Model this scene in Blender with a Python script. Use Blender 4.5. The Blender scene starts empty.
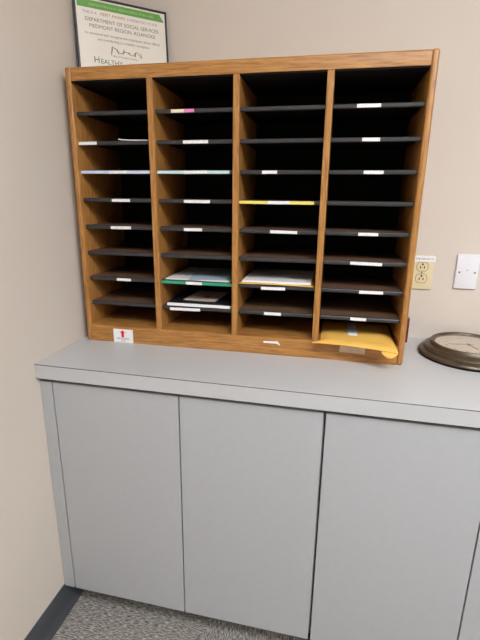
import bpy, bmesh, math, random
from mathutils import Vector, Matrix
random.seed(7)
SC = bpy.context.scene
COL = SC.collection
PI = math.pi
ZC = 0.9042                      # height of the worktop above the floor

# ------------------------------------------------------------------ materials
def s2l(c):
    return tuple((x/255/12.92 if x/255 <= .04045 else ((x/255+.055)/1.055)**2.4) for x in c) + (1,)

def new_mat(name):
    m = bpy.data.materials.new(name); m.use_nodes = True
    nt = m.node_tree
    return m, nt, nt.nodes['Principled BSDF']

def mat(name, rgb, rough=.5, metal=0, var=.06, scale=30, bump=0, bscale=200, stretch=(1, 1, 1), spec=.5):
    m, nt, b = new_mat(name)
    c = s2l(rgb)
    tc = nt.nodes.new('ShaderNodeTexCoord'); mp = nt.nodes.new('ShaderNodeMapping')
    mp.inputs['Scale'].default_value = stretch
    nt.links.new(tc.outputs['Object'], mp.inputs['Vector'])
    n = nt.nodes.new('ShaderNodeTexNoise'); n.inputs['Scale'].default_value = scale; n.inputs['Detail'].default_value = 4
    nt.links.new(mp.outputs[0], n.inputs['Vector'])
    r = nt.nodes.new('ShaderNodeValToRGB')
    r.color_ramp.elements[0].position = .3; r.color_ramp.elements[1].position = .7
    r.color_ramp.elements[0].color = tuple(x*(1-var) for x in c[:3])+(1,)
    r.color_ramp.elements[1].color = tuple(min(1, x*(1+var)) for x in c[:3])+(1,)
    nt.links.new(n.outputs['Fac'], r.inputs[0]); nt.links.new(r.outputs[0], b.inputs['Base Color'])
    b.inputs['Roughness'].default_value = rough; b.inputs['Metallic'].default_value = metal
    b.inputs['Specular IOR Level'].default_value = spec
    if bump:
        n2 = nt.nodes.new('ShaderNodeTexNoise'); n2.inputs['Scale'].default_value = bscale
        nt.links.new(tc.outputs['Object'], n2.inputs['Vector'])
        bp = nt.nodes.new('ShaderNodeBump'); bp.inputs['Strength'].default_value = bump; bp.inputs['Distance'].default_value = .001
        nt.links.new(n2.outputs['Fac'], bp.inputs['Height']); nt.links.new(bp.outputs[0], b.inputs['Normal'])
    return m

def oak(name, axis, base=(178, 124, 64), dark=(148, 98, 46), light=(192, 139, 77)):
    """oak laminate with the grain along one object axis"""
    m, nt, b = new_mat(name)
    tc = nt.nodes.new('ShaderNodeTexCoord')
    st = [1, 1, 1]; st[axis] = .06
    def noise(scale, k, detail=6):
        mp = nt.nodes.new('ShaderNodeMapping')
        v = [s*k for s in st]; mp.inputs['Scale'].default_value = v
        nt.links.new(tc.outputs['Object'], mp.inputs[0])
        n = nt.nodes.new('ShaderNodeTexNoise'); n.inputs['Scale'].default_value = scale; n.inputs['Detail'].default_value = detail
        nt.links.new(mp.outputs[0], n.inputs['Vector']); return n
    a = noise(170, 1); r = nt.nodes.new('ShaderNodeValToRGB')
    e = r.color_ramp.elements
    e[0].position = .28; e[0].color = s2l(dark); e[1].position = .72; e[1].color = s2l(light)
    x = e.new(.5); x.color = s2l(base)
    nt.links.new(a.outputs['Fac'], r.inputs[0])
    f = noise(420, 1, 2); r2 = nt.nodes.new('ShaderNodeValToRGB')
    r2.color_ramp.elements[0].position = .36; r2.color_ramp.elements[0].color = (.62, .56, .5, 1)
    r2.color_ramp.elements[1].position = .48; r2.color_ramp.elements[1].color = (1, 1, 1, 1)
    nt.links.new(f.outputs['Fac'], r2.inputs[0])
    mx = nt.nodes.new('ShaderNodeMix'); mx.data_type = 'RGBA'; mx.blend_type = 'MULTIPLY'; mx.inputs[0].default_value = .7
    nt.links.new(r.outputs[0], mx.inputs[6]); nt.links.new(r2.outputs[0], mx.inputs[7])
    nt.links.new(mx.outputs[2], b.inputs['Base Color'])
    b.inputs['Roughness'].default_value = .42
    bp = nt.nodes.new('ShaderNodeBump'); bp.inputs['Strength'].default_value = .15; bp.inputs['Distance'].default_value = .0006
    nt.links.new(f.outputs['Fac'], bp.inputs['Height']); nt.links.new(bp.outputs[0], b.inputs['Normal'])
    return m

def carpet_mat():
    m, nt, b = new_mat('carpet_tile')
    L = nt.links; N = nt.nodes
    tc = N.new('ShaderNodeTexCoord'); sep = N.new('ShaderNodeSeparateXYZ'); L.new(tc.outputs['Object'], sep.inputs[0])
    def mth(op, a, bb=None):
        n = N.new('ShaderNodeMath'); n.operation = op
        for i, v in enumerate((a, bb)):
            if v is None: continue
            if isinstance(v, (int, float)): n.inputs[i].default_value = v
            else: L.new(v, n.inputs[i])
        return n.outputs[0]
    tx = mth('FLOOR', mth('DIVIDE', mth('SUBTRACT', sep.outputs[0], .492), .5))
    ty = mth('FLOOR', mth('DIVIDE', mth('SUBTRACT', sep.outputs[1], -.25), .5))
    par = mth('FLOORED_MODULO', mth('ADD', tx, ty), 2)
    def streak(sx, sy, seed):
        mp = N.new('ShaderNodeMapping'); mp.inputs['Scale'].default_value = (sx, sy, 1); mp.inputs['Location'].default_value = (seed, seed*.7, 0)
        L.new(tc.outputs['Object'], mp.inputs[0])
        n = N.new('ShaderNodeTexNoise'); n.inputs['Scale'].default_value = 1; n.inputs['Detail'].default_value = 3; n.inputs['Roughness'].default_value = .65
        L.new(mp.outputs[0], n.inputs['Vector']); return n.outputs['Fac']
    mx = N.new('ShaderNodeMix'); mx.data_type = 'FLOAT'
    L.new(par, mx.inputs[0]); L.new(streak(60, 360, 3), mx.inputs[2]); L.new(streak(360, 60, 9), mx.inputs[3])
    r = N.new('ShaderNodeValToRGB'); e = r.color_ramp.elements
    e[0].position = .32; e[0].color = s2l((66, 64, 62)); e[1].position = .68; e[1].color = s2l((212, 207, 199))
    q = e.new(.45); q.color = s2l((122, 117, 112)); q = e.new(.56); q.color = s2l((166, 159, 151))
    L.new(mx.outputs[0], r.inputs[0]); L.new(r.outputs[0], b.inputs['Base Color'])
    b.inputs['Roughness'].default_value = .95; b.inputs['Specular IOR Level'].default_value = .1
    bp = N.new('ShaderNodeBump'); bp.inputs['Strength'].default_value = .8; bp.inputs['Distance'].default_value = .003
    L.new(mx.outputs[0], bp.inputs['Height']); L.new(bp.outputs[0], b.inputs['Normal'])
    return m

def print_mat(name, rgb, ink, amount=.52, sx=900, sz=500):
    """paper with a line of illegibly small print"""
    m, nt, b = new_mat(name)
    L = nt.links; N = nt.nodes
    tc = N.new('ShaderNodeTexCoord'); mp = N.new('ShaderNodeMapping'); mp.inputs['Scale'].default_value = (sx, 60, sz)
    L.new(tc.outputs['Object'], mp.inputs[0])
    n = N.new('ShaderNodeTexNoise'); n.inputs['Scale'].default_value = 1; n.inputs['Detail'].default_value = 1
    L.new(mp.outputs[0], n.inputs['Vector'])
    r = N.new('ShaderNodeValToRGB'); r.color_ramp.interpolation = 'CONSTANT'
    r.color_ramp.elements[0].color = s2l(rgb); r.color_ramp.elements[1].position = amount; r.color_ramp.elements[1].color = s2l(ink)
    L.new(n.outputs['Fac'], r.inputs[0]); L.new(r.outputs[0], b.inputs['Base Color']); b.inputs['Roughness'].default_value = .6
    return m

def emit_mat(name, rgb, strength):
    m, nt, b = new_mat(name)
    b.inputs['Base Color'].default_value = s2l(rgb)
    b.inputs['Emission Color'].default_value = s2l(rgb); b.inputs['Emission Strength'].default_value = strength
    return m

def glass_mat():
    m = bpy.data.materials.new('clock_glass'); m.use_nodes = True
    nt = m.node_tree; nt.nodes.clear(); N = nt.nodes; L = nt.links
    o = N.new('ShaderNodeOutputMaterial'); t = N.new('ShaderNodeBsdfTransparent'); g = N.new('ShaderNodeBsdfGlossy')
    g.inputs['Roughness'].default_value = .03; t.inputs[0].default_value = (.97, .97, .96, 1)
    lw = N.new('ShaderNodeLayerWeight'); f = N.new('ShaderNodeMath'); f.operation = 'POWER'; f.inputs[1].default_value = 5; L.new(lw.outputs['Facing'], f.inputs[0])
    nz = N.new('ShaderNodeTexNoise'); nz.inputs['Scale'].default_value = 25
    mlt = N.new('ShaderNodeMath'); mlt.operation = 'MULTIPLY_ADD'; mlt.inputs[1].default_value = .05
    L.new(nz.outputs['Fac'], mlt.inputs[0]); L.new(f.outputs[0], mlt.inputs[2])
    mx = N.new('ShaderNodeMixShader'); L.new(mlt.outputs[0], mx.inputs[0]); L.new(t.outputs[0], mx.inputs[1]); L.new(g.outputs[0], mx.inputs[2])
    L.new(mx.outputs[0], o.inputs[0]); return m

WALL = (214, 203, 191)
M = dict(
    wall=mat('painted_wall', WALL, .75, var=.012, scale=3, bump=.12, bscale=260, spec=.25),
    ceil=mat('ceiling_tile', (225, 222, 215), .9, var=.05, scale=120, bump=.3, bscale=150),
    carpet=carpet_mat(),
    rubber=mat('rubber_base', (70, 73, 77), .5, var=.08, scale=20),
    door=mat('grey_laminate', (177, 178, 180), .48, var=.015, scale=60, spec=.4),
    ctop=mat('worktop_laminate', (192, 192, 193), .35, var=.05, scale=420, spec=.45),
    seam=mat('laminate_seam', (92, 84, 78), .7),
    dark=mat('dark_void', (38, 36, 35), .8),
    oak_v=oak('oak_vertical', 2), oak_h=oak('oak_horizontal', 0), 
    oak_d=oak('oak_floor_panel', 0),
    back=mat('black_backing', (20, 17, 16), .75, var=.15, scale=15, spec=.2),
    board=mat('brown_hardboard', (106, 78, 57), .55, var=.18, scale=80),
    lip=mat('charcoal_plastic', (52, 51, 52), .42, var=.08, scale=90),
    label=print_mat('printed_label', (240, 239, 238), (200, 198, 202), .62, 700, 420),
    blank=mat('white_paper', (238, 237, 235), .6, var=.015, scale=40),
    strip_blue=mat('pale_blue_strip', (205, 214, 236), .4, var=.05, scale=60),
    strip_aqua=mat('pale_aqua_strip', (196, 222, 222), .4, var=.05, scale=60),
    strip_yellow=mat('yellow_strip', (242, 220, 110), .4, var=.05, scale=60),
    strip_green=mat('green_strip', (44, 160, 122), .4, var=.06, scale=60),
    pink=mat('pink_label', (232, 128, 190), .5), cream=mat('cream_paper', (226, 218, 186), .6),
    red=mat('red_ink', (226, 24, 62), .5), ink=mat('black_ink', (40, 38, 42), .6), 
    grey_ink=mat('grey_ink', (118, 108, 108), .6), violet_ink=mat('violet_ink', (170, 120, 165), .6), orange_ink=mat('orange_ink', (176, 112, 80), .6),
    manila=mat('manila_paper', (255, 198, 96), .55, var=.05, scale=25, bump=.15, bscale=120),
    manila_pale=mat('manila_folder', (232, 190, 104), .6, var=.05, scale=25),
    blue_paper=mat('pale_blue_paper', (176, 196, 206), .6), 
    black_cover=mat('black_cover', (26, 26, 34), .4), tan=mat('tan_paper', (206, 192, 174), .6, var=.04),
    tape=print_mat('striped_tape', (250, 249, 252), (222, 218, 232), .6, 260, 1),
    old_tape=mat('yellowed_tape', (216, 192, 166), .5, var=.08, scale=60),
    cert=mat('certificate_paper', (232, 225, 212), .45, var=.015, scale=20), 
    banner=mat('green_banner', (98, 158, 66), .5, var=.08, scale=60), banner_text=mat('pale_green_ink', (170, 205, 120), .5),
    green_ink=mat('dark_green_ink', (76, 116, 76), .6), frame=mat('black_frame', (38, 33, 34), .4, var=.1),
    ivory=mat('ivory_plastic', (226, 211, 170), .4, var=.02), ivory2=mat('ivory_receptacle', (228, 208, 166), .35, var=.02),
    white=mat('white_plastic', (232, 231, 235), .35, var=.01), slot=mat('dark_slot', (52, 36, 28), .6), screw=mat('steel_screw', (150, 146, 140), .35, metal=.8),
    bronze=mat('bronze_case', (82, 68, 52), .34, metal=.35, var=.3, scale=28, stretch=(1, 1, 3)),
    face=mat('cream_dial', (226, 208, 192), .5, var=.03, scale=12), dial_ink=mat('faded_dial_ink', (140, 120, 108), .6), hand=mat('dark_hands', (104, 88, 80), .5),
    glass=glass_mat(), maroon=mat('maroon_cover', (112, 26, 28), .45, var=.12, scale=60), 
    pages=mat('paper_block', (238, 237, 240), .7, var=.06, scale=300, stretch=(1, 1, 8)),
    light=emit_mat('lit_diffuser', (246, 250, 255), 22), lframe=mat('white_metal', (230, 230, 228), .4),
)

# ------------------------------------------------------------------ mesh helpers
class MB:
    def __init__(s): s.bm = bmesh.new()
    def box(s, x0, x1, y0, y1, z0, z1, bevel=0, seg=2, rot=None, pivot=None):
        b = bmesh.new(); bmesh.ops.create_cube(b, size=1)
        for v in b.verts:
            v.co = Vector((x0+(v.co.x+.5)*(x1-x0), y0+(v.co.y+.5)*(y1-y0), z0+(v.co.z+.5)*(z1-z0)))
        if bevel: bmesh.ops.bevel(b, geom=b.edges[:], offset=bevel, segments=seg, affect='EDGES', profile=.5)
        if rot:
            p = Vector(pivot or ((x0+x1)/2, (y0+y1)/2, (z0+z1)/2))
            for v in b.verts: v.co = rot @ (v.co-p) + p
        s.add(b); return s
    def add(s, b):
        me = bpy.data.meshes.new('t'); b.to_mesh(me); b.free(); s.bm.from_mesh(me); bpy.data.meshes.remove(me)
    def prism(s, pts, axis, a, b_, bevel=0, seg=3, sel=None):
        """polygon (2D) extruded along an axis; sel picks the points whose long edges get a bevel"""
        b = bmesh.new()
        def P(q, t):
            if axis == 'x': return (t, q[0], q[1])
            if axis == 'y': return (q[0], t, q[1])
            return (q[0], q[1], t)
        A = [b.verts.new(P(q, a)) for q in pts]; B = [b.verts.new(P(q, b_)) for q in pts]
        n = len(pts)
        b.faces.new(A); b.faces.new(B[::-1])
        for i in range(n): b.faces.new((A[i], B[i], B[(i+1) % n], A[(i+1) % n]))
        bmesh.ops.recalc_face_normals(b, faces=b.faces[:])
        if bevel:
            es = [e for e in b.edges if sel is None or any(e.verts[0] in (A[i], B[i]) and e.verts[1] in (A[i], B[i]) for i in sel)]
            bmesh.ops.bevel(b, geom=es, offset=bevel, segments=seg, affect='EDGES', profile=.5)
        s.add(b); return s
    def lathe(s, prof, c=(0, 0, 0), n=72, cap=False):
        b = bmesh.new(); rings = []
        for r, z in prof:
            rings.append([b.verts.new((c[0]+r*math.cos(2*PI*k/n), c[1]+r*math.sin(2*PI*k/n), c[2]+z)) for k in range(n)])
        for i in range(len(rings)-1):
            for k in range(n): b.faces.new((rings[i][k], rings[i][(k+1) % n], rings[i+1][(k+1) % n], rings[i+1][k]))
        if cap: b.faces.new(rings[0][::-1]); b.faces.new(rings[-1])
        bmesh.ops.recalc_face_normals(b, faces=b.faces[:])
        s.add(b); return s
    def sheet(s, fn, nu=12, nv=12, thick=.0006):
        """a curved sheet: fn(u,v) -> point, with a real thickness"""
        b = bmesh.new()
        T = [[Vector(fn(i/nu, j/nv)) for j in range(nv+1)] for i in range(nu+1)]
        top = [[b.verts.new(p+Vector((0, 0, thick))) for p in r] for r in T]; bot = [[b.verts.new(p) for p in r] for r in T]
        for i in range(nu):
            for j in range(nv):
                b.faces.new((top[i][j], top[i+1][j], top[i+1][j+1], top[i][j+1])); b.faces.new((bot[i][j], bot[i][j+1], bot[i+1][j+1], bot[i+1][j]))
        ring = [(i, 0) for i in range(nu)]+[(nu, j) for j in range(nv)]+[(i, nv) for i in range(nu, 0, -1)]+[(0, j) for j in range(nv, 0, -1)]
        for k in range(len(ring)):
            i, j = ring[k]; i2, j2 = ring[(k+1) % len(ring)]
            b.faces.new((top[i][j], bot[i][j], bot[i2][j2], top[i2][j2]))
        bmesh.ops.recalc_face_normals(b, faces=b.faces[:])
        s.add(b); return s
    def tube(s, pts, r, n=8):
        b = bmesh.new(); rings = []
        pts = [Vector(p) for p in pts]
        for i, p in enumerate(pts):
            d = (pts[min(i+1, len(pts)-1)]-pts[max(i-1, 0)]).normalized()
            a = d.cross(Vector((0, 0, 1))) if abs(d.z) < .9 else d.cross(Vector((1, 0, 0)))
            a.normalize(); c = d.cross(a)
            rings.append([b.verts.new(p+r*(math.cos(2*PI*k/n)*a+math.sin(2*PI*k/n)*c)) for k in range(n)])
        for i in range(len(rings)-1):
            for k in range(n): b.faces.new((rings[i][k], rings[i][(k+1) % n], rings[i+1][(k+1) % n], rings[i+1][k]))
        b.faces.new(rings[0][::-1]); b.faces.new(rings[-1]); bmesh.ops.recalc_face_normals(b, faces=b.faces[:])
        s.add(b); return s
    def build(s, name, m, parent=None, smooth=None):
        me = bpy.data.meshes.new(name); s.bm.to_mesh(me); s.bm.free()
        me.materials.append(m)
        if smooth is not None: me.polygons.foreach_set('use_smooth', [True]*len(me.polygons)); me.set_sharp_from_angle(angle=smooth)
        o = bpy.data.objects.new(name, me); COL.objects.link(o)
        if parent: o.parent = parent
        return o

def text_bm(strings):
    """strings: (text, size, x, z, align) laid out in the local XZ plane, facing -Y; returns one bmesh"""
    out = bmesh.new()
    for t, size, x, z, y, al in strings:
        c = bpy.data.curves.new('t', 'FONT'); c.body = t; c.size = size; c.align_x = al; c.extrude = .00006; c.resolution_u = 3
        o = bpy.data.objects.new('t', c); COL.objects.link(o)
        bpy.context.view_layer.update()
        me = bpy.data.meshes.new_from_object(o.evaluated_get(bpy.context.evaluated_depsgraph_get()))
        me.transform(Matrix.Translation((x, y, z)) @ Matrix.Rotation(PI/2, 4, 'X'))
        out.from_mesh(me); bpy.data.meshes.remove(me); bpy.data.objects.remove(o); bpy.data.curves.remove(c)
    return out
def text_obj(name, strings, m, parent):
    k = MB(); k.bm.free(); k.bm = text_bm(strings); return k.build(name, m, parent)

def thing(name, label, cat, loc=(0, 0, 0), rot=(0, 0, 0), group=None):
    o = bpy.data.objects.new(name, None); COL.objects.link(o)
    o.empty_display_size = .05
    o.location = loc; o.rotation_euler = rot; o['label'] = label; o['category'] = cat
    if group: o['group'] = group
    return o
def tag(o, label, cat, group=None):
    o['label'] = label; o['category'] = cat
    if group: o['group'] = group
    return o
def struct(o): o['kind'] = 'structure'; return o
def place(o, loc, rot=(0, 0, 0)): o.location = loc; o.rotation_euler = rot; return o

# ------------------------------------------------------------------ the room
RX, RY, RZ = 4.4, -5.0, 2.7
struct(MB().box(-.1, RX+.1, RY-.1, .1, -.1, 0).build('floor', M['carpet']))
struct(MB().box(-.1, RX+.1, RY-.1, .1, RZ, RZ+.1).build('ceiling', M['ceil']))
struct(MB().box(-.1, 0, RY, 0, 0, RZ).build('wall_left', M['wall']))
struct(MB().box(-.1, RX+.1, 0, .1, 0, RZ).build('wall_back', M['wall']))
struct(MB().box(RX, RX+.1, RY, 0, 0, RZ).build('wall_right', M['wall']))
struct(MB().box(-.1, RX+.1, RY-.1, RY, 0, RZ).build('wall_front', M['wall']))
# rubber cove base along the left wall, in front of the cabinets
pts = [(0, 0), (.021, 0), (.0205, .003), (.016, .009), (.011, .017), (.0075, .028), (.006, .042), (.005, .095), (.0035, .1), (0, .1)]
struct(MB().prism(pts, 'y', RY, -.46, 0).build('baseboard_left', M['rubber'], smooth=.6))

# ceiling lights of the room
def ceiling_light(x, y, label):
    t = thing('ceiling_light', label, 'ceiling light', (x, y, RZ), group='ceiling lights of the room')
    k = MB(); w, d = .6, .3
    for a in ((-w-.03, w+.03, -d-.03, -d), (-w-.03, w+.03, d, d+.03), (-w-.03, -w, -d, d), (w, w+.03, -d, d)): k.box(*a, -.018, 0, .003)
    k.build('light_frame', M['lframe'], t)
    MB().box(-w, w, -d, d, -.012, -.004).build('diffuser', M['light'], t)
ceiling_light(1.5, -1.9, 'white framed ceiling light panel nearest the cabinets')
ceiling_light(3.0, -2.7, 'white framed ceiling light panel behind the camera, away from the cabinets')

# ------------------------------------------------------------------ cabinets and worktop
YF, YD = -.5294, -.5104           # front and back of the doors
ZT, ZB = ZC-.0434, .0945          # underside of the worktop, bottom of the doors
DT = ZC-.0572                     # top of the doors
def cabinet(x0, x1, doors, label, filler=None):
    t = thing('base_cabinet', label, 'cabinet', (x0, 0, 0), group='base cabinets under the worktop')
    k = MB(); X = x1-x0; th = .018
    fx = .0405 if filler else 0
    k.box(fx, fx+th, YD+.012, -.004, ZB, ZT); k.box(X-th, X, YD+.002, -.004, ZB, ZT)
    k.box(fx+th, X-th, YD+.002, -.004, ZB, ZB+th); k.box(fx+th, X-th, -.02, -.004, ZB+th, ZT)
    k.box(fx+th, X-th, YD+.012, YD+.1, ZT-.022, ZT-.004); k.box(fx+th, X-th, YD+.03, -.02, .45, .468)
    k.build('carcass', M['door'], t)
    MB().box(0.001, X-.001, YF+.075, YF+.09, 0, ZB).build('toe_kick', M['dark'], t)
    if filler:
        MB().box(0.001, .0392, YF, YD, ZB, DT, .0008, 1).build('filler_panel', M['door'], t)
    for a, b in doors:
        MB().box(a-x0, b-x0, YF, YD, ZB, DT, .0012, 2).build('door', M['door'], t)
    return t
cabinet(0, .8245, [(.0433, .4297), (.4335, .8212)], 'pale grey two-door base cabinet against the left wall', True)
cabinet(.8255, 1.64, [(.8278, 1.2208), (1.2245, 1.6385)], 'pale grey two-door base cabinet on the right, below the round clock')

t = thing('countertop', 'pale grey laminate worktop running over the cabinets along the back wall', 'countertop', (0, 0, ZT))
YC, TH = -.5429, ZC-ZT
MB().box(.001, 1.66, YC+.0022, -.001, 0.0, TH, .0006, 1).build('worktop_slab', M['ctop'], t)
MB().box(.001, 1.66, YC, YC+.0011, 0.0, TH-.0026, .0004, 1).build('front_edge_band', M['ctop'], t)
MB().box(.001, 1.66, YC+.0003, YC+.0024, .002, TH-.0008).build('edge_seam', M['seam'], t)

# ------------------------------------------------------------------ literature organizer
OX, OY, OR = .0275, -.3067, .0171
W, H, D = 1.007, .8195, .284
ORG = Matrix.Translation((OX, OY, ZC)) @ Matrix.Rotation(OR, 4, 'Z')
def ow(x, y, z): return tuple(ORG @ Vector((x, y, z)))
og = thing('mail_sorter', 'large oak-finish mail sorter with black shelves standing on the worktop', 'mail sorter', (OX, OY, ZC), (0, 0, OR))
S = .0178; CW = (W-2*S-3*.018)/4
FZ, TZ = .056, .783
side = [(0, 0), (D, 0), (D, H), (0, H)]
for x in (0, W-S):
    MB().box(x, x+S, 0, D, 0, H, .0062, 3).build('side_panel', M['oak_v'], og, .6)
k = MB(); k.prism([(.001, TZ), (D, TZ), (D, H-.001), (.001, H-.001)], 'x', S, W-S, .006, 4, sel=[3]); k.build('top_panel', M['oak_h'], og, .6)
MB().box(S, W-S, .001, .02, 0, FZ, .0015).build('base_rail', M['oak_h'], og)
MB().box(S, W-S, .02, D-.006, FZ-.012, FZ).build('floor_panel', M['oak_d'], og)
MB().box(S, W-S, .004, D-.006, TZ-.004, TZ-.0002).build('top_liner', M['back'], og)
MB().box(S, W-S, D-.006, D, 0, TZ).build('back_panel', M['back'], og)
cols = []
for i in range(4):
    x = S+i*(CW+.018); cols.append((x, x+CW))
    if i < 3: MB().box(x+CW, x+CW+.018, .001, D-.006, FZ, TZ, .002, 2).build('divider', M['oak_v'], og)
LZ = [.4675+(.7005-.0823*i-.4675)*.992 for i in range(8)]
LIP = .0150
labels = {(0, 2): (.0185, .0765), (0, 3): (.1017, .1606), (0, 4): (.1053, .1651), (0, 5): (.0957, .1634), (0, 7): (.1044, .1534),
          (1, 1): (.3058, .374), (1, 2): (.3395, .4141), (1, 3): (.3404, .4104), (1, 4): (.3383, .4188), (1, 5): (.3363, .3932), (1, 7): (.3388, .3911), (1, 8): (.283, .3835),
          (2, 3): (.5717, .6143), (2, 4): (.5913, .6544), (2, 5): (.5997, .6782), (2, 7): (.5772, .6499), (2, 8): (.5885, .6409),
          (3, 1): (.8187, .879), (3, 2): (.8383, .8843), (3, 3): (.8494, .9012), (3, 5): (.8487, .9026), (3, 6): (.8333, .921), (3, 7): (.8652, .9317), (3, 8): (.8461, .8917)}
strips = {(0, 3): ('strip_blue', 0, 1, 'pale blue card strip'), (1, 3): ('strip_aqua', 0, .95, 'pale aqua card strip'),
          (2, 4): ('strip_yellow', 0, .93, 'yellow card strip'), (1, 7): ('strip_green', 0, 1, 'green card strip')}
for c, (a, b) in enumerate(cols):
    for r in range(8):
        z = LZ[r]; a1, b1 = a+.0004, b-.0004
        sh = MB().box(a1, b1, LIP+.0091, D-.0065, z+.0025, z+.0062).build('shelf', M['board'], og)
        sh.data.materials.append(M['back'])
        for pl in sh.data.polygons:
            if pl.normal.z < -.5: pl.material_index = 1      # underside coloured black, which also paints in deeper shade between the shelves
        prof = [(LIP+.005, -.0055), (LIP+.0012, -.0048), (LIP, -.003), (LIP, .003), (LIP+.0012, .005), (LIP+.004, .006), (LIP+.009, .0064), (LIP+.009, -.0055)]
        MB().prism([(y, z+q) for y, q in prof], 'x', a1, b1).build('edge_strip', M['lip'], sh)
        key = (c, r+1)
        if key in strips:
            mn, u0, u1, lb = strips[key]
            q = MB().box(a1+u0*CW, a1+u1*(b1-a1), LIP-.0012, LIP+.0012, z-.0042, z+.0042).build('colour_strip', M[mn], sh); q['label'] = lb
        if key in labels:
            l0, l1 = (q_+.0033+(.80-q_)*.008 if key != (0, 2) else q_ for q_ in labels[key]); yl = LIP-.0018
            if key == (1, 1):
                MB().box(l0, l0+.038, yl, LIP+.0012, z-.0043, z+.0043).build('label', M['cream'], sh)
                MB().box(l0+.038, l1, yl, LIP+.0012, z-.0043, z+.0043).build('label', M['pink'], sh)['label'] = 'pink end of the label'
            else:
                dz = -.0035 if key in ((2, 7), (1, 8)) else 0
                rot = Matrix.Rotation(random.uniform(-.015, .015), 3, 'Y')
                MB().box(l0, l1, yl, LIP+.0012, z-.0043+dz, z+.0043+dz, rot=rot).build('label', M['label'], sh)
# paper sign with the red arrow, scraps of label on the base rail
sg = MB().box(.0965, .1645, -.0012, .0009, .001, .0462).build('paper_sign', M['blank'], og); sg['label'] = 'white sign with a red arrow'
MB().prism([(.1245, .0195), (.1335, .0195), (.1335, .034), (.1385, .034), (.129, .0435), (.1195, .034), (.1245, .034)], 'y', -.0016, -.0011).build('arrow', M['red'], sg)
text_obj('sign_text', [('INCOMING', .0082, .1305, .0122, -.0014, 'CENTER')], M['ink'], sg)
text_obj('sign_text', [('MAIL', .0078, .1305, .0045, -.0014, 'CENTER')], M['red'], sg)
lb = MB().prism([(.5955, .0430), (.6385, .0452), (.6425, .0415), (.6475, .0335), (.6435, .0335), (.6385, .0375), (.5965, .0375)], 'y', -.0008, .001).build('label', M['blank'], og); lb['label'] = 'torn white label on the base rail'
lb = MB().box(.825, .898, -.0008, .001, .0265, .046, rot=Matrix.Rotation(.03, 3, 'Y')).build('label', M['old_tape'], og); lb['label'] = 'yellowed label on the base rail'

# ------------------------------------------------------------------ papers in the sorter
def shelf_top(r): return LZ[r-1]+.0067
def org_obj(mb, name, m, label, cat, base, group=None, smooth=None):
    """a loose thing modelled in sorter coordinates around a base point"""
    o = mb.build(name, m, None, smooth); o.location = ow(*base); o.rotation_euler = (0, 0, OR)
    return tag(o, label, cat, group)
def leaf(w, d, curl=0, ax=0, ripple=.0004):
    def f(u, v):
        x, y = (u-.5)*w, v*d
        z = curl*((1-u)**3 if ax == 0 else u**3)*(1-v)**2 + ripple*(1+math.sin(5*u+3*v))*.5
        return (x, y, z)
    return f
z2 = shelf_top(2)
org_obj(MB().sheet(leaf(.098, .17, .004, 0, .0002), thick=.003), 'folded_paper', M['blank'], 'small folded white paper on second shelf down of the leftmost column', 'paper', (.188, .03, z2))
z7 = shelf_top(7)
org_obj(MB().sheet(leaf(.207, .24, 0, 0, .0003), thick=.0035), 'paper_stack', M['blank'], 'white papers on the shelf with the green strip', 'paper', (.3795, .024, z7))
o = org_obj(MB().sheet(leaf(.118, .2, 0, 0, .0003), thick=.0008), 'paper_sheet', M['blue_paper'], 'pale blue sheet lying on the papers above the green strip', 'paper', (.412, .024, z7+.0044))
o.rotation_euler = (0, 0, OR+.12)
org_obj(MB().box(-.009, .009, 0, .05, 0, .0008), 'sticky_note', M['strip_green'], 'small green slip at the right end of the papers above the green strip', 'paper', (.476, .034, z7+.0075)).rotation_euler = (0, 0, OR-.1)
z8 = shelf_top(8)
bk = thing('booklet_stack', 'thick white booklet with black cover on lowest shelf of second column', 'booklet', ow(.383, .012, z8), (0, 0, OR))
MB().box(-.1015, .1045, 0, .2, 0, .009, .0012).build('page_block', M['pages'], bk)
MB().sheet(lambda u, v: ((u-.5)*.208+.001, .004+v*.198, 0.0092+.0006*math.sin(3*u)), thick=.0012).build('cover', M['black_cover'], bk)
cd = thing('brochure', 'tan brochure with a red mark lying on the black-covered booklet', 'brochure', ow(.378, .045, z8+.0117), (0, 0, OR-.06))
MB().sheet(leaf(.108, .15, .002, 1, .0004), thick=.0014).build('brochure_sheet', M['tan'], cd)
MB().lathe([(.0001, .0022), (.0125, .0022), (.0125, .0026), (.0001, .0026)], (.008, .052, 0), 24).build('red_mark', M['red'], cd)
def fold(u, v): return ((u-.5)*.221, v*.23-.0, .0003+.0016*math.sin(PI*u)*(1-v))
org_obj(MB().sheet(fold, thick=.0028), 'file_folder', M['manila_pale'], 'yellow manila folder under white papers in the third column', 'folder', (.6260, .011, z7))
o = org_obj(MB().sheet(leaf(.205, .235, 0, 0, .0003), thick=.0055), 'paper_stack', M['blank'], 'white papers lying on the yellow manila folder', 'paper', (.6260, .017, z7+.0050))

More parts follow.
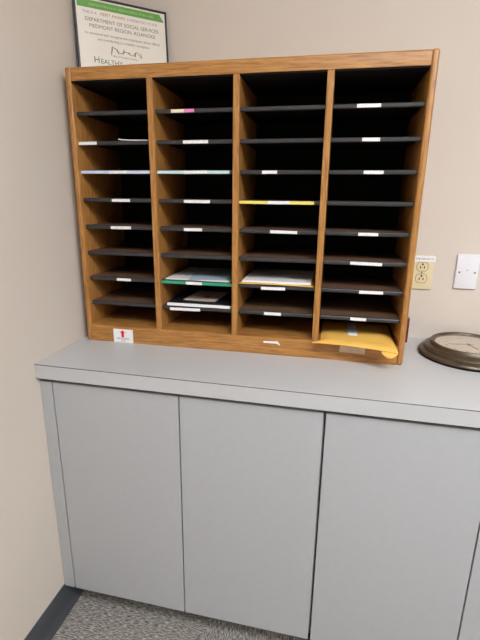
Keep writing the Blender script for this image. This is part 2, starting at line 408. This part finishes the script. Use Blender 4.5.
# padded manila envelope hanging out of the lowest pocket on the right
ev = thing('padded_envelope', 'yellow padded envelope sticking out of the bottom right pocket', 'envelope', ow(.87, .06, FZ), (0, 0, OR))
FL, FR, BL, BR = (.744, -.030), (.978, -.083), (.759, .225), (.9815, .215)
def env_xy(u, v):
    a = [FL[i]+(FR[i]-FL[i])*u for i in (0, 1)]; b = [BL[i]+(BR[i]-BL[i])*u for i in (0, 1)]
    x = a[0]+(b[0]-a[0])*v; y = a[1]+(b[1]-a[1])*v
    lim = .7665+(-.0205 if y < -.004 else 0)
    x = .744+(.7672-.744)*min(1, v/.10)+(x-(.744+.015*v))*1.0 - (x-(.744+.015*v))/.235*((.7672-.744)*min(1, v/.10)-.015*v)
    return x-.87, y-.06
def env_low(u, v):
    x, y = env_xy(u, v)
    over = max(0, -(y+.06)-.002)
    return (x, y, .0012+.0014*math.sin(6*u)*(1-v)**2*0 + .004*min(1, over*20) - .05*over*over*3 + .003*math.sin(PI*u)*math.exp(-v*4)+.004*u*math.exp(-v*3))
b = bmesh.new(); nu, nv = 28, 30
def puff(u, v):
    e = min(u, 1-u, v, 1-v)
    return .0012+.0115*(1-math.exp(-e*14))*(.8+.25*math.sin(4*u+1)*math.cos(3.2*v+.5))
lo = [[Vector(env_low(i/nu, j/nv)) for j in range(nv+1)] for i in range(nu+1)]
bv = [[b.verts.new(p) for p in r] for r in lo]
tv = [[b.verts.new(lo[i][j]+Vector((0, 0, puff(i/nu, j/nv)))) for j in range(nv+1)] for i in range(nu+1)]
for i in range(nu):
    for j in range(nv):
        b.faces.new((tv[i][j], tv[i+1][j], tv[i+1][j+1], tv[i][j+1])); b.faces.new((bv[i][j], bv[i][j+1], bv[i+1][j+1], bv[i+1][j]))
ring = [(i, 0) for i in range(nu)]+[(nu, j) for j in range(nv)]+[(i, nv) for i in range(nu, 0, -1)]+[(0, j) for j in range(nv, 0, -1)]
for k in range(len(ring)):
    i, j = ring[k]; p, q = ring[(k+1) % len(ring)]; b.faces.new((tv[i][j], bv[i][j], bv[p][q], tv[p][q]))
bmesh.ops.recalc_face_normals(b, faces=b.faces[:])
k = MB(); k.add(b); k.build('envelope_body', M['manila'], ev, .9)
# the loose flap curling down and back under at the right front corner
def flap(u, v):
    uu = .82+.18*u
    x, y, z = env_low(uu, 0.0)
    L = .021*math.sin(PI*min(1, .10+u*.86))**.8
    a = v*2.0
    return (x+.001*math.sin(u*3), y+.006-math.sin(a)*L*.30, z-(1-math.cos(a))*L*.62)
MB().sheet(flap, 14, 12, thick=.0008).build('flap', M['manila'], ev, .9)
def on_top(x, y, lift=.0006):
    best = min(((tv_.x-x)**2+(tv_.y-y)**2, tv_.z) for tv_ in env_top)
    return best[1]+lift
env_top = [lo[i][j]+Vector((0, 0, puff(i/nu, j/nv))) for i in range(nu+1) for j in range(nv+1)]
def tape(u, v):
    x = .848-.87+.028*u; y = .036-.06+.16*v
    d2 = sorted(((p.x-x)**2+(p.y-y)**2, p.z) for p in env_top)[:4]
    return (x, y, max(d[1] for d in d2)+.0006)
q = MB().sheet(tape, 6, 14, thick=.0004).build('shipping_label', M['tape'], ev); q['label'] = 'white striped label on the envelope'

# ------------------------------------------------------------------ framed certificate in the corner on top of the sorter
CW2, CH = .289, .2225
ca = math.atan2(.193, .215)
cf = thing('framed_certificate', 'framed certificate with a green banner leaning in the corner atop the mail sorter', 'certificate', (.0235, -.2185, ZC+H+.0016), (-.075, 0, ca))
k = MB(); fw = .0055
k.box(0, CW2, 0, .012, 0, fw, .001); k.box(0, CW2, 0, .012, CH-fw, CH, .001); k.box(0, fw, 0, .012, fw, CH-fw, .001); k.box(CW2-fw, CW2, 0, .012, fw, CH-fw, .001)
k.build('frame', M['frame'], cf)
MB().box(fw-.001, CW2-fw+.001, .004, .006, fw-.001, CH-fw+.001).build('paper', M['cert'], cf)
MB().box(.003, CW2-.003, .006, .0115, .003, CH-.003).build('frame_backing', M['back'], cf)
MB().prism([(.010, CH-.0315), (.280, CH-.0315), (.266, CH-.0105), (.017, CH-.0105), (.010, CH-.017)], 'y', .0034, .0041).build('banner', M['banner'], cf)
text_obj('banner_text', [('COMMONWEALTH OF VIRGINIA OFFICE OF WELLNESS', .0082, CW2/2, CH-.0245, .0032, 'CENTER')], M['banner_text'], cf)
y = .0037
for tx, sz, x, dz, al, mn in [
        ('THIS IS A', .0105, .024, .047, 'LEFT', 'violet_ink'), ('MERIT AWARD', .0115, .076, .047, 'LEFT', 'orange_ink'), ('IS PRESENTED TO THE', .0098, .158, .047, 'LEFT', 'violet_ink'),
        ('DEPARTMENT OF SOCIAL SERVICES', .0145, CW2/2, .067, 'CENTER', 'grey_ink'), ('PIEDMONT REGION, ROANOKE', .0145, CW2/2, .084, 'CENTER', 'grey_ink'),
        ('to commend and recognize the employees whose efforts', .0102, CW2/2, .103, 'CENTER', 'grey_ink'), ('are contributing to a healthy workplace', .0102, CW2/2, .117, 'CENTER', 'grey_ink'),
        ('Office of Workplace Wellness', .0064, CW2/2, .157, 'CENTER', 'grey_ink')]:
    text_obj('printed_line', [(tx, sz, x, CH-dz, y, al)], M[mn], cf)
sig = []
for i in range(90):
    u = i/89
    a = .016 if u < .14 or .36 < u < .48 else .0075
    sig.append((.098+.100*u+.006*math.sin(34*u+1.2), y-.0003, CH-.139+a*math.sin(52*u)*(.65+.35*math.sin(9*u))-.003*u))
MB().tube(sig, .0007, 5).build('signature', M['ink'], cf)
for tx, sz, x in (('H', .026, .046), ('EALTHY', .019, .067), ('LIVES', .019, .158)):
    text_obj('heading', [(tx, sz, x, CH-.181, y, 'LEFT')], M['green_ink'], cf)

# ------------------------------------------------------------------ wall plates
t = thing('electrical_outlet', 'ivory duplex outlet with a white label above on the back wall', 'outlet', (1.1055, 0, ZC+.2315))
MB().box(-.035, .035, -.006, 0, -.057, .057, .0025, 3).build('cover_plate', M['ivory'], t, .5)
for z in (.0195, -.0195):
    b = []
    for kk in range(40):
        a = 2*PI*kk/40; x = .0172*math.cos(a); zz = .0172*math.sin(a); b.append((x, max(-.0142, min(.0142, zz))+z))
    r = MB().prism(b, 'y', -.0078, -.004).build('receptacle', M['ivory2'], t)
    kx = MB(); kx.box(-.0075, -.0045, -.0083, -.0078, z-.0055, z+.0025); kx.box(.0045, .0075, -.0083, -.0078, z-.0055, z+.0025)
    kx.prism([(.0032*math.cos(2*PI*i/16), z+.0085+.0032*math.sin(2*PI*i/16)) for i in range(16)], 'y', -.0083, -.0078)
    kx.build('slots', M['slot'], r)
    MB().prism([(1.12*x, z+(zz-z)*1.12) for x, zz in b], 'y', -.0063, -.0058).build('receptacle_gap', M['screw'], r)
MB().prism([(.003*math.cos(2*PI*i/16), .003*math.sin(2*PI*i/16)) for i in range(16)], 'y', -.007, -.004).build('screw', M['screw'], t)
lb = MB().box(-.031, .038, -.0072, -.0062, .0365, .0555).build('label', M['blank'], t); lb['label'] = 'white printed label'
text_obj('label_text', [('SUB-CIRCUIT 10', .0078, .0035, .0435, -.0074, 'CENTER')], M['ink'], lb)

t = thing('wall_jack_plate', 'white wall plate with two screws and a small centre insert, right of the outlet', 'wall plate', (1.2435, 0, ZC+.2405))
MB().prism([(-.0345, -.057), (.0345, -.057), (.0345, .057), (-.0345, .057)], 'y', -.0085, 0, .0035, 3).build('cover_plate', M['white'], t, .5)
MB().box(-.0125, .0125, -.0097, -.0083, -.006, .009, .0008).build('centre_insert', M['white'], t)
text_obj('insert_mark', [('TEL', .0055, .0, .004, -.0099, 'CENTER')], M['grey_ink'], t)
for x in (-.0235, .0235):
    s_ = MB().prism([(x+.0032*math.cos(2*PI*i/16), -.002+.0032*math.sin(2*PI*i/16)) for i in range(16)], 'y', -.0095, -.008).build('screw', M['screw'], t)
    MB().box(x-.0026, x+.0026, -.0097, -.0094, -.0026, -.0014).build('screw_slot', M['slot'], s_)

# ------------------------------------------------------------------ clock lying on the worktop
ck = thing('wall_clock', 'round bronze-rimmed clock lying face up on the worktop', 'clock', (1.2445, -.1475, ZC))
R0 = .1446
prof = [(0.09, .001), (R0-.004, 0), (R0, .003), (R0, .009), (R0-.003, .013), (R0-.009, .0155), (R0-.013, .018), (R0-.013, .022), (R0-.017, .027), (R0-.024, .031), (R0-.029, .0335),
        (R0-.031, .038), (R0-.034, .0425), (R0-.038, .0437), (R0-.042, .042), (R0-.045, .038), (R0-.047, .030)]
MB().lathe([(.09, .0005), (R0-.0005, .0005), (R0+.0006, .003), (R0+.0006, .0065), (R0-.004, .0075)], n=96).build('case_base', M['back'], ck, .5)
MB().lathe(prof, n=96).build('case', M['bronze'], ck, .5)
RF = R0-.0465
MB().lathe([(.00001, .031), (RF, .031), (RF, .0335), (.00001, .0335)], n=72).build('dial', M['face'], ck)
def flat_text(strs, z, rot):
    out = bmesh.new()
    for t_, size, x, yy in strs:
        c = bpy.data.curves.new('t', 'FONT'); c.body = t_; c.size = size; c.align_x = 'CENTER'; c.align_y = 'CENTER'; c.extrude = .0001; c.resolution_u = 3
        o = bpy.data.objects.new('t', c); COL.objects.link(o); bpy.context.view_layer.update()
        me = bpy.data.meshes.new_from_object(o.evaluated_get(bpy.context.evaluated_depsgraph_get()))
        me.transform(Matrix.Rotation(rot, 4, 'Z') @ Matrix.Translation((x, yy, z)))
        out.from_mesh(me); bpy.data.meshes.remove(me); bpy.data.objects.remove(o); bpy.data.curves.remove(c)
    return out
for h in range(1, 13):
    k = MB(); k.bm.free()
    k.bm = flat_text([(str(h), .021, .069*math.sin(h*PI/6), .069*math.cos(h*PI/6))], .0336, .22)
    k.build('numeral', M['dial_ink'], ck)
k = MB()
for h in range(60):
    a = h*PI/30; r = Matrix.Rotation(-a, 3, 'Z'); d = Vector((math.sin(a), math.cos(a), 0))*.0855
    k.box(d.x-.0006, d.x+.0006, d.y-.003, d.y+.003, .0335, .0337, rot=r)
k.build('minute_marks', M['dial_ink'], ck)
def hand(name, dx, dy, L, w, z):
    a = math.atan2(dy, dx); c, s = math.cos(a), math.sin(a)
    pts = [(-.014, -w*.6), (L*.75, -w), (L, 0), (L*.75, w), (-.014, w*.6)]
    MB().prism([(c*x-s*yy, s*x+c*yy) for x, yy in pts], 'z', z, z+.0008).build(name, M['hand'], ck)
hand('minute_hand', -1, -.14, .064, .0017, .0362)
hand('hour_hand', .3, -.85, .048, .0024, .0349)
MB().lathe([(.00001, .0335), (.0045, .0335), (.0045, .0375), (.0001, .038)], n=24).build('hand_hub', M['hand'], ck)
MB().lathe([(.00001, .0428), (.05, .042), (RF+.0005, .0395), (RF+.0005, .0387), (.05, .0412), (.00001, .042)], n=72).build('glass', M['glass'], ck, 1)

# small maroon notebook standing in the gap behind the sorter's right side
nb = thing('notebook', 'small maroon notebook standing behind the right side of the mail sorter', 'notebook', (1.058, -.048, ZC))
k = MB(); k.box(-.021, .019, -.013, -.0115, 0, .084, .0005); k.box(-.021, .019, .0115, .013, 0, .084, .0005); k.box(.0175, .019, -.013, .013, 0, .084, .0005)
k.build('cover', M['maroon'], nb)
MB().box(-.019, .0174, -.0114, .0114, .002, .082).build('pages', M['pages'], nb)

# ------------------------------------------------------------------ world, camera, colour
w = bpy.data.worlds.new('room_air'); SC.world = w; w.use_nodes = True
w.node_tree.nodes['Background'].inputs[0].default_value = (.9, .95, 1, 1); w.node_tree.nodes['Background'].inputs[1].default_value = .05

cam = bpy.data.cameras.new('camera'); co = bpy.data.objects.new('camera', cam); COL.objects.link(co)
yaw, pitch, roll = .21985751, -.27529793, .01192471
f = Vector((-math.sin(yaw)*math.cos(pitch), math.cos(yaw)*math.cos(pitch), math.sin(pitch)))
r = Vector((math.cos(yaw), math.sin(yaw), 0)); u = r.cross(f)
r2 = math.cos(roll)*r+math.sin(roll)*u; u2 = -math.sin(roll)*r+math.cos(roll)*u
mw = Matrix((r2, u2, -f)).transposed().to_4x4(); mw.translation = Vector((.82907795, -1.55041467, .46754779+ZC))
co.matrix_world = mw
cam.sensor_fit = 'VERTICAL'; cam.sensor_height = 36; cam.lens = 435.03/640*36; cam.clip_start = .02
SC.camera = co
vs = SC.view_settings; vs.view_transform = 'Standard'; vs.look = 'None'; vs.gamma = 1; vs.use_curve_mapping = False; vs.exposure = .42
